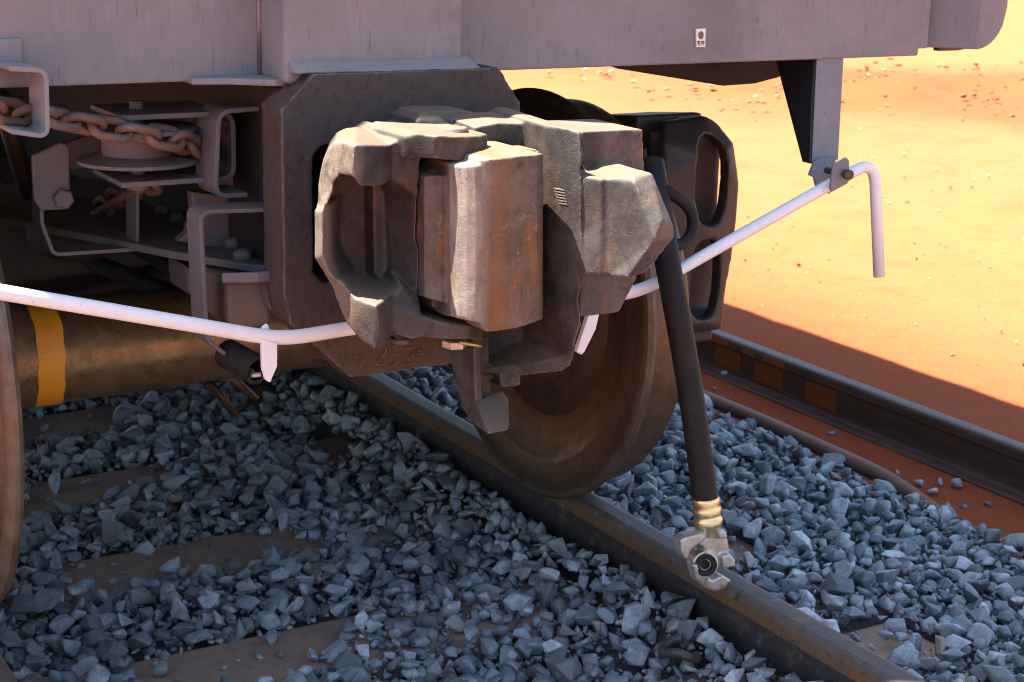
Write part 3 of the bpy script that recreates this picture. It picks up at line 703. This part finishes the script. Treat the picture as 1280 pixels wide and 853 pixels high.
# hand brake chain round the sheave
def link_mesh():
    b = BM(); pts = []
    for k in range(20):
        t = k*2*math.pi/20; x = .021*math.cos(t)+(.015 if math.cos(t) > 0 else -.015); pts.append((x, .019*math.sin(t), 0))
    tube(b, pts, .0085, 8, closed=True)
    bmesh.ops.recalc_face_normals(b, faces=b.faces[:]); me = bpy.data.meshes.new('link'); b.to_mesh(me); b.free(); me.materials.append(CHAIN); me.shade_smooth(); return me
LM = link_mesh()
def chain(pts, label, step=.0505):
    pts = smooth_path(pts, 24); e = empty('chain', pts[0]); tag(e, label, 'chain'); d = 0; k = 0; prev = pts[0]; acc = step
    for i in range(1, len(pts)):
        acc += (pts[i]-pts[i-1]).length
        if acc >= step:
            acc = 0; t = (pts[min(i+1, len(pts)-1)]-pts[i-1]).normalized()
            q = t.to_track_quat('X', 'Z').to_matrix().to_4x4(); roll = Matrix.Rotation(math.radians(-38 if k % 2 else 52)+random.uniform(-.2, .2), 4, 'X')
            o = bpy.data.objects.new('link', LM); col.objects.link(o); o.parent = e; o.matrix_local = Matrix.Translation(pts[i]-pts[0]) @ q @ roll; k += 1
sr = .085
arc = [(sc_.x+sr*math.cos(a), sc_.y+sr*math.sin(a), sc_.z) for a in np.linspace(-math.pi/2-.3, .9, 9)]
chain([P(-60, 122, -.56), P(0, 138, -.54), P(60, 146, -.50), P(100, 154, -.475), P(140, 161, -.465), P(180, 168, -.465), P(215, 174, -.455), P(238, 182, -.42), P(246, 188, -.37), P(240, 186, -.30)], 'rusty brake chain running from the left guide round the sheave under the sill')
chain([P(186, 232, -.25), P(165, 238, -.15), P(140, 252, 0), P(118, 270, .15)], 'short rusty chain hanging down in the dark below the sheave pin')

# ------------------------------------------------------------------ bogie
RW = .4775
bg_ = tag(empty('bogie', (0, .9, 0)), 'rusty brown four wheeled bogie with black side frames under the wagon end', 'bogie')
def wheel(s, y):
    b = BM(); x = lambda a: (a)
    # profile (axial from back face outwards, radius); back face towards the track centre
    prof = [(.000, .12), (-.035, .125), (-.035, .15), (-.02, .20), (.03, .30), (.022, .375), (.004, .405), (.000, .412), (.000, .485), (.003, .498), (.012, .5055), (.020, .504), (.028, .495), (.036, .4825), (.045, .479), (.100, .4765), (.128, .474), (.136, .468), (.136, .41), (.11, .395), (.085, .36), (.07, .30), (.09, .19), (.13, .15), (.14, .12)]
    lathe(b, [(a, r) for a, r in prof], (s*.680, y, RW), (s, 0, 0), 96, closed=True)
    return obj('wheel', b, WHEEL, bg_, auto=32)
for y in (0, 1.78):
    for s in (1, -1): wheel(s, y)
    bm = BM(); lathe(bm, [(-1.0, .06), (-.82, .065), (-.80, .12), (-.60, .122), (-.57, .113), (-.3, .108), (0, .105), (.3, .108), (.57, .113), (.60, .122), (.80, .12), (.82, .065), (1.0, .06)], (0, y, RW), (1, 0, 0), 48); ax = obj('axle', bm, AXLE, bg_, auto=30)
    if y == 0:
        xa = P(46, 440, -.1).x; xb = P(80, 440, -.1).x
        bm = BM(); n = 48; R_ = .1135; rings = []
        for k in range(n):
            a = k*2*math.pi/n; wv = .002*math.sin(a*3+1)+.001*math.sin(a*11)
            rings.append([bm.verts.new((xx, R_*math.cos(a), RW+R_*math.sin(a))) for xx in (xa+wv, xb+wv*1.4)])
        for k in range(n): bm.faces.new((rings[k][0], rings[k][1], rings[(k+1) % n][1], rings[(k+1) % n][0]))
        o = obj('paint_band', bm, YELLOW, None, smooth=True); o.parent = ax; o.matrix_parent_inverse = Matrix.Identity(4); o['label'] = 'orange yellow painted band'
def side_frame(s):
    b = BM(); x0, x1 = (.965, 1.135)
    # side profile in (y, z): pedestal end, arch over the bearing, top chord to the middle
    prof = [(-.20, .36), (-.225, .45), (-.235, .60), (-.225, .75), (-.185, .855), (-.11, .912), (0, .925), (.9, .93), (1.78, .925), (1.89, .912), (1.965, .855), (2.005, .75), (2.015, .6), (2.0, .45), (1.98, .36), (1.93, .36), (1.93, .60), (1.63, .60), (1.60, .50), (1.3, .25), (.5, .25), (.18, .50), (.15, .60), (-.15, .60), (-.15, .36)]
    prism(b, [(s*x0, y, z) for y, z in prof], (s*(x1-x0), 0, 0))
    o = obj('side_frame', b, BOGIE, bg_)
    return o
# right side frame end wall with two oval windows, built as a curved plate, and the rest of the frame behind it
def oval(cx, cz, rx, rz, n=20, sk=0):
    return [(cx+rx*math.copysign(abs(math.cos(a))**.7, math.cos(a))+sk*math.sin(a), cz+rz*math.copysign(abs(math.sin(a))**.8, math.sin(a))) for a in [k*2*math.pi/n for k in range(n)]]
def end_wall(s):
    b = BM(); X = lambda px, py: P(px, py, -.22).x
    o = [(.905, .40), (.905, .80), (.915, .87), (.94, .912), (1.06, .922), (1.09, .905), (1.115, .86), (1.128, .76), (1.127, .66), (1.115, .58), (1.10, .50), (1.095, .40)]
    i1 = oval(1.035, .775, .050, .108); i2 = oval(1.028, .535, .048, .100)
    def side(y):
        ov = [b.verts.new((s*x, y-.03*max(0, 1-abs(x-1.02)/.12)+(.9*max(0, z-.84)), z)) for x, z in o]; es = [b.edges.new((ov[k], ov[(k+1) % len(ov)])) for k in range(len(ov))]; loops = [ov]
        for hh in (i1, i2):
            iv = [b.verts.new((s*x, y-.03*max(0, 1-abs(x-1.02)/.12)+(.9*max(0, z-.84)), z)) for x, z in hh]; es += [b.edges.new((iv[k], iv[(k+1) % len(iv)])) for k in range(len(iv))]; loops.append(iv)
        bmesh.ops.triangle_fill(b, use_beauty=True, edges=es); return loops
    A = side(-.225); B = side(-.185)
    for la, lb in zip(A, B):
        for k in range(len(la)): b.faces.new((la[k], la[(k+1) % len(la)], lb[(k+1) % len(lb)], lb[k]))
    # top chord and inner wall running back
    prism(b, [(s*.905, -.10, .922), (s*.905, .10, .90), (s*.905, .45, .74), (s*.905, 1.3, .74), (s*.905, 1.68, .88), (s*.905, 1.9, .88), (s*.905, 1.9, .80), (s*.905, 1.3, .62), (s*.905, .45, .62), (s*.905, .05, .80), (s*.905, -.10, .84)], (s*.195, 0, 0))
    box(b, min(s*.905, s*1.115), max(s*.905, s*1.115), -.165, -.14, .42, .89)
    box(b, min(s*.93, s*1.10), max(s*.93, s*1.10), -.19, -.15, .36, .44)
    ob = obj('side_frame', b, BOGIE, bg_); cast(ob, .007, 4, .001, .05); return ob
for s in (1, -1): end_wall(s)
for s in (1, -1):
    bm = BM(); prism(bm, [(s*.95, .45, .62), (s*.95, .35, .735), (s*.95, 1.43, .735), (s*.95, 1.35, .62), (s*.95, 1.2, .28), (s*.95, .6, .28)], (s*.16, 0, 0)); obj('side_frame_belly', bm, BOGIE, bg_, bevel=.01)
    bm = BM(); lathe(bm, [(0, .11), (.02, .125), (.17, .125), (.19, .10)], (s*.90, 0, RW), (s, 0, 0), 32); obj('bearing', bm, BOGIE, bg_, auto=30)
bm = BM(); box(bm, -1.0, 1.0, .68, 1.12, .34, .72); obj('bolster', bm, BOGIE, bg_, bevel=.03)
bm = BM(); tube(bm, [(-.75, .56, .40), (.75, .56, .40)], .035, 12); tube(bm, [(-.75, .56, .40), (0, .66, .46), (.75, .56, .40)], .025, 8); obj('brake_beam', bm, BOGIE, bg_, smooth=True)

# ------------------------------------------------------------------ coupler
cp = tag(empty('coupler', (0, -.9, .85)), 'heavy rusty cast steel coupler head jutting from the wagon end', 'coupler')
bm = BM()
relief(bm, [(410, 188, -.90), (418, 179, -.92), (428, 177.5, -.95), (443, 182, -1.0), (441, 221, -1.0), (434, 221, -.98), (424.5, 218.5, -.95), (417.5, 228, -.935), (415, 243, -.93), (404, 265, -.92), (393, 265, -.88), (397.6, 256, -.89), (397.6, 232, -.89), (402, 207, -.89),
            (489, 182, -.93), (489, 223, -.93), (478.5, 232.6, -.945), (450, 234, -.985)],
       [[2, 3, 4, 5, 6], [1, 2, 6, 7], [0, 1, 7, 13], [13, 7, 8, 12], [12, 8, 9, 11], [11, 9, 10], [3, 14, 15, 16, 17, 4]], -.80, .5)
relief(bm, [(393, 262, -.90), (404, 262, -.925), (403.5, 320, -.925), (410.5, 339, -.925), (419, 350, -.925), (424, 353, -.925), (415, 358, -.90), (393, 322, -.90)], [[0, 1, 2, 7], [7, 2, 3, 6], [3, 4, 5, 6]], -.80, .75)
relief(bm, [(415, 355, -.90), (424, 350, -.925), (443, 372.6, -.96), (470, 382, -1.01), (474, 416, -1.01), (467, 437, -1.0), (450, 425.5, -.97), (432, 402, -.94), (422, 378.5, -.915), (489, 381, -.965), (490, 418, -.965), (481, 433.6, -.975), (448, 358.6, -.91), (478.5, 362, -.90), (502, 356, -.90)],
       [[0, 1, 2, 8], [8, 2, 7], [2, 3, 4, 5, 6, 7], [3, 9, 10, 4], [4, 10, 11, 5], [1, 12, 2], [2, 12, 13, 3], [3, 13, 14, 9]], -.78, .5)
flat(bm, [(410, 250), (425, 200), (500, 185), (530, 185), (530, 405), (495, 412), (470, 398), (427, 365), (414, 340), (409, 320)], -.82, -.70, .4)
flat(bm, [(466, 230), (484, 230), (484, 350), (468, 345)], -.855, -.80)
relief(bm, [(489, 180, -.93), (497, 176, -.93), (523, 168, -.955), (526, 200, -.95), (523, 248, -.93), (524, 372, -.93), (528, 396, -.955), (531, 421, -.965), (515, 425, -.965), (491, 417, -.96), (489, 381, -.96), (502, 356, -.93), (487, 335, -.865), (484, 245, -.865), (489, 223, -.92)],
       [[0, 1, 14], [1, 2, 3, 4, 14], [14, 4, 13], [13, 4, 5, 12], [12, 5, 11], [11, 5, 6, 10], [10, 6, 7, 8, 9]], -.75)
# pivot lugs
relief(bm, [(505, 172, -.945), (523, 167, -.965), (545, 169.5, -.985), (575, 171, -.985), (600, 170, -.965), (610, 167, -.94), (505, 200, -.94), (525, 198, -.965), (545, 199, -.985), (575, 202, -.985), (598, 201, -.965), (610, 190, -.94)], [[0, 1, 7, 6], [1, 2, 8, 7], [2, 3, 9, 8], [3, 4, 10, 9], [4, 5, 11, 10]], -.80)
relief(bm, [(528, 395, -.955), (545, 401, -.975), (558, 405, -.985), (585, 407, -.985), (605, 409, -.955), (530, 423, -.955), (545, 424, -.975), (558, 425, -.985), (585, 425, -.985), (605, 427, -.955)], [[0, 1, 6, 5], [1, 2, 7, 6], [2, 3, 8, 7], [3, 4, 9, 8]], -.80)
# main mass and shank
flat(bm, [(522, 163), (590, 158), (661, 156), (690, 162), (715, 172), (715, 436), (690, 446), (601, 440), (560, 424), (520, 400)], -.80, -.66)
relief(bm, [(520, 168, -.77), (521, 152, -.77), (527, 142, -.755), (538, 139, -.75), (587, 139, -.75), (606, 145, -.76), (630, 152, -.78), (640, 165, -.78)], [[0, 1, 2, 3, 4, 5, 6, 7]], -.55)
box(bm, -.12, .12, -.70, -.2, .78, .99)
# throat wall and guard arm: turning forward to the right, drawn a little forward at its foot
wt = [(592, 159, -.872), (625, 153, -.88), (655, 154, -.90), (681, 157, -.985), (703, 160, -1.03), (727, 164, -1.065)]
wm = [(597, 300, -.875), (627, 300, -.88), (655, 300, -.895), (684, 300, -1.0), (706, 300, -1.045), (727, 300, -1.085)]
wb = [(600, 442, -.875), (627, 444, -.88), (652, 446, -.90), (683, 442, -.965), (706, 430, -1.03), (726, 398, -1.08)]
relief(bm, wt+wm+wb, [[i, i+1, i+7, i+6] for i in range(5)]+[[i+6, i+7, i+13, i+12] for i in range(5)], -.74, .15)
lipi = [(601, 462, -.93), (651, 456, -.97), (700, 446.5, -1.03), (711, 442, -1.045), (725, 396, -1.08)]
lipo = [(601, 467, -.93), (651, 471, -.97), (703, 465, -1.03), (715, 457, -1.045), (728, 404, -1.08)]
relief(bm, lipi+lipo, [[i, i+1, i+6, i+5] for i in range(4)], -.76, .05)
flat(bm, [(625, 466), (652, 467), (651, 482), (646, 484), (627, 485)], -.955, -.86)
# hanging lug with a lit toe
def hull(bm, pts):
    b2 = BM(); [b2.verts.new(p) for p in pts]; r = bmesh.ops.convex_hull(b2, input=b2.verts[:])
    bmesh.ops.delete(b2, geom=[g for g in r['geom_interior'] if isinstance(g, bmesh.types.BMVert)], context='VERTS')
    mp = {v: bm.verts.new(v.co) for v in b2.verts}
    for f in b2.faces: bm.faces.new([mp[v] for v in f.verts])
    b2.free()
lx = P(592, 436, -.95).x
prism(bm, [PX(a, b, lx) for a, b in ((558, 425), (592, 425), (595, 506), (586, 520), (580, 515), (571, 484))], (.013, 0, 0))
prism(bm, [PX(a, b, lx)+Vector((.0, .0, 0)) for a, b in ((558, 425), (582, 425), (586, 508), (583, 514), (578, 510), (570, 484))], (.048, 0, 0))
hull(bm, [PX(595, 503, lx), PX(590, 529, lx), PX(580, 514, lx), P(611, 544.5, -1.055), P(637.5, 538, -1.045), P(636.5, 499, -.955), P(628, 488, -.945), PX(595, 503, lx)+Vector((.045, .05, 0)), PX(590, 525, lx)+Vector((.05, .09, .01))])
# interlocking lug on the right
flat(bm, [(727, 164.4), (804, 161.5), (806, 216), (806, 235), (731, 235)], -1.03, -.88)
relief(bm, [(a, b, c-.065) for a, b, c in [(726, 221, -1.00), (760, 224, -1.042), (793, 220, -1.08), (815.5, 216, -1.08), (829, 275, -1.14), (842, 283, -1.11), (843, 298, -1.11), (824, 323, -1.12), (809, 341, -1.12), (783, 349, -1.11), (757, 346, -1.06), (726, 345, -1.02), (792, 228, -1.09), (819, 300, -1.145), (750, 223, -1.038), (748, 345, -1.053)]],
       [[0, 14, 15, 11], [14, 1, 10, 15], [1, 2, 12], [1, 12, 13, 9, 10], [2, 3, 12], [3, 5, 4, 12], [12, 4, 13], [4, 5, 6, 13], [13, 6, 7, 8, 9]], -.88, .05)
flat(bm, [(726, 330), (800, 330), (796, 349), (775, 390), (770, 392), (725, 397)], -1.06, -.90)
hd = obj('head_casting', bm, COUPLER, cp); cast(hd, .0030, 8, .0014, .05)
# raised casting mark
bm = BM()
for k in range(6):
    a = 697+k*.9; wy = lambda p: -.998-(p-684)*.044/22-.0012
    relief(bm, [(a-1, 236+k*3.6, wy(a-1)), (a+8, 237.5+k*3.6, wy(a+8)), (a+8, 238.8+k*3.6, wy(a+8)), (a-1, 237.4+k*3.6, wy(a-1))], [[0, 1, 2, 3]], -.96)
obj('casting_mark', bm, COUPLER, cp)
# knuckle
bm = BM()
def col_pts(cols, top, bot): return [(a, top(a), y) for a, y in cols]+[(a, bot(a), y) for a, y in cols]
ca = [(558.5, -.965), (563, -.985), (571, -1.005), (583, -1.022), (596, -1.034), (606, -1.038)]
n = len(ca); relief(bm, col_pts(ca, lambda a: 207.5-.9*(a-558)/45, lambda a: 397+(a-558)*.16), [[i, i+1, n+i+1, n+i] for i in range(n-1)], -.88)
cb = [(602, -1.037), (608, -1.043), (625, -1.05), (650, -1.054), (672, -1.052), (677, -1.044), (679, -1.03)]
n = len(cb); relief(bm, col_pts(cb, lambda a: 200-(a-602)*.10, lambda a: 408+(8*(a-602)/6 if a < 608 else 8-.10*(a-608)-(.0045*(a-625)**2 if a > 625 else 0)*.7)), [[i, i+1, n+i+1, n+i] for i in range(n-1)], -.88, .0)
relief(bm, [(628, 192, -.97), (645, 187, -.955), (660, 185, -.95), (674, 188, -.97), (628, 215, -.97), (645, 215, -.955), (660, 215, -.95), (674, 215, -.97)], [[0, 1, 5, 4], [1, 2, 6, 5], [2, 3, 7, 6]], -.91)
cc = [(526.5, -.935), (530, -.952), (540, -.962), (552, -.966), (562, -.966)]
n = len(cc); relief(bm, col_pts(cc, lambda a: 222-(2 if a > 530 else 0), lambda a: 371+(a-526)*.28), [[i, i+1, n+i+1, n+i] for i in range(n-1)], -.86)
flat(bm, [(540, 212), (600, 212), (600, 398), (540, 385)], -.93, -.84)
kn = obj('knuckle', bm, KNUCKLE, cp); cast(kn, .0028, 4, .0014, .03)
kt = P(566, 166.5, -.905)
bm = BM(); lathe(bm, [(-.02, .027), (.006, .027), (.010, .024), (.011, 0)], kt, (0, 0, 1), 28); obj('pivot_pin', bm, KNUCKLE, cp, auto=40)
bm = BM(); lathe(bm, [(0, .021), (.003, .022), (.012, .022), (.014, .018)], P(568, 434, -.95), (0, 0, 1), 6); obj('pin_nut', bm, GALV, cp)
bm = BM(); tube(bm, [P(574, 428, -.975), P(602, 433, -.985)], .0034, 8); obj('split_pin', bm, BRASS, cp, smooth=True)
bm = BM(); tube(bm, [P(489, 424, -.93), P(496, 428, -.95), P(506, 428, -.95), P(512, 424, -.94)], .006, 8); obj('lock_lifter', bm, BOGIE, cp, smooth=True)

# ------------------------------------------------------------------ uncoupling rod
rd = tag(empty('uncoupling_rod', P(345, 420, -.78)), 'bent white painted uncoupling rod passing behind the coupler, its end cranked down', 'rod')
pth = round_path([P(-215, 470, -.78), P(-212, 329, -.76), P(-60, 355, -.76), P(352, 425, -.76), P(440, 410, -.75), P(640, 385, -.72), P(800, 365, yr), P(1000, 252, yr), P(1093, 200, yr), P(1099, 346, yr-.02)], .055, 8)
bm = BM(); tube(bm, pth, .0130, 16); obj('bar', bm, WHITE, rd, smooth=True)
bm = BM(); flat(bm, [(328, 424), (347, 430), (347, 458), (338, 479), (333, 476), (329, 462)], -.775, -.762); obj('stop_lug', bm, WHITE, rd, bevel=.002)
bm = BM(); flat(bm, [(328, 410), (334, 405), (337, 409), (338, 420), (328, 420)], -.75, -.742); obj('stop_lug', bm, WHITE, rd, bevel=.002)
bm = BM(); flat(bm, [(736, 394), (750, 390), (745, 412), (731, 440), (727, 444), (721, 440)], -.735, -.722); obj('lifting_lug', bm, WHITE, rd, bevel=.002)

# ------------------------------------------------------------------ brake hose
hs = tag(empty('brake_hose', P(884, 640, -.85)), 'thick black brake hose hanging beside the coupler down to a silver glad hand', 'hose')
hp = [P(815, 205, -.55), P(822, 250, -.62), P(833, 320, -.70), P(846, 390, -.74), P(860, 470, -.77), P(872, 550, -.80), P(882, 628, -.82)]
bm = BM(); tube(bm, smooth_path(hp, 8), .0262, 24); obj('hose', bm, RUBBER, hs, smooth=True)
bm = BM(); tube(bm, smooth_path([P(815, 232, -.60), P(840, 243, -.63), P(862, 262, -.64), P(866, 285, -.65), P(856, 303, -.66), P(838, 309, -.67)], 6), .0125, 12); obj('side_pipe', bm, RUBBER, hs, smooth=True)
f0, f1 = P(882, 622, -.82), P(887, 668, -.83); ax_ = (f1-f0); L_ = ax_.length
bm = BM(); lathe(bm, [(0, .0275), (.006, .0295), (.014, .0285), (.018, .0275), (.024, .030), (.030, .0305), (.036, .028), (.040, .0275), (.046, .0305), (.053, .031), (.060, .028), (L_, .024)], f0, ax_, 32); obj('ferrule', bm, ZINC, hs, auto=50)
gh = BM(); yg_ = -.845
flat(gh, [(866, 668), (905, 663), (910, 676), (912, 690), (908, 705), (895, 708), (884, 700), (880, 684), (872, 680)], yg_, yg_+.03)       # neck
flat(gh, [(851, 676), (858, 672), (874, 668), (884, 670), (880, 676), (872, 682), (863, 689), (860, 699), (857, 699), (852, 690)], yg_-.006, yg_+.026)   # hook arm
flat(gh, [(866, 707), (872, 706), (878, 718), (890, 726), (903, 720), (908, 722), (914, 726), (906, 736), (896, 740), (884, 737), (872, 726)], yg_-.004, yg_+.022)  # crescent
flat(gh, [(903, 696), (912, 693), (919, 700), (920, 708), (912, 710), (905, 711)], yg_-.012, yg_+.02)      # ear
flat(gh, [(898, 665), (908, 664), (910, 672), (900, 675)], yg_-.016, yg_+.01)
cg = P(886, 707, yg_)
lathe(gh, [(-.01, .026), (.026, .029), (.034, .029), (.034, .0125), (-.01, .0125)], cg+Vector((0, .03, 0)), (-.32, -1, .12), 28, closed=True)
o = obj('glad_hand', gh, GALV, hs); cast(o, .0022, 2, .0006, .02)
dirg = Vector((-.32, -1, .12)).normalized(); gc = cg+Vector((0, .03, 0))+dirg*.033
bm = BM(); lathe(bm, [(0, .0235), (.006, .0235), (.008, .021), (.007, .013), (0, .012)], gc, dirg, 32, closed=True); obj('gasket', bm, RUBBER, hs, auto=40)
bm = BM(); lathe(bm, [(0, .0125), (.003, .0125)], gc-dirg*.012, dirg, 24); obj('bore', bm, DARK, hs)
bm = BM(); lathe(bm, [(0, .0128), (.004, .0128), (.004, .0105), (0, .0105)], gc-dirg*.004, dirg, 28, closed=True); obj('bore_ring', bm, GALV, hs, auto=40)

# ------------------------------------------------------------------ odd pieces in the ballast
d = FW + RT*((849-640)/FPX) + UP*((426.5-815)/FPX); q = CAM+d*((-.118-CAM.z)/d.z)
bm = BM(); ring = []
for k in range(19):
    a = math.radians(40+k*280/18); ring.append(q+Vector((.034*math.cos(a), .040*math.sin(a), .010*math.sin(a*2)+.004)))
tube(bm, ring, .0105, 10)
tag(obj('spring_clip', bm, BOGIE, smooth=True), 'dark broken rail clip curled like a C on the ballast beside the near rail', 'clip')
q = Vector((-.66, -.33, -.135)); bm = BM(); tube(bm, round_path([q+Vector((.03, -.08, 0)), q+Vector((.06, 0, .015)), q+Vector((0, .04, .02)), q+Vector((-.03, -.02, .02))], .03), .010, 10)
tag(obj('rail_clip', bm, CHAIN, smooth=True), 'rusty rail clip beside the left rail in the lower left corner', 'clip')
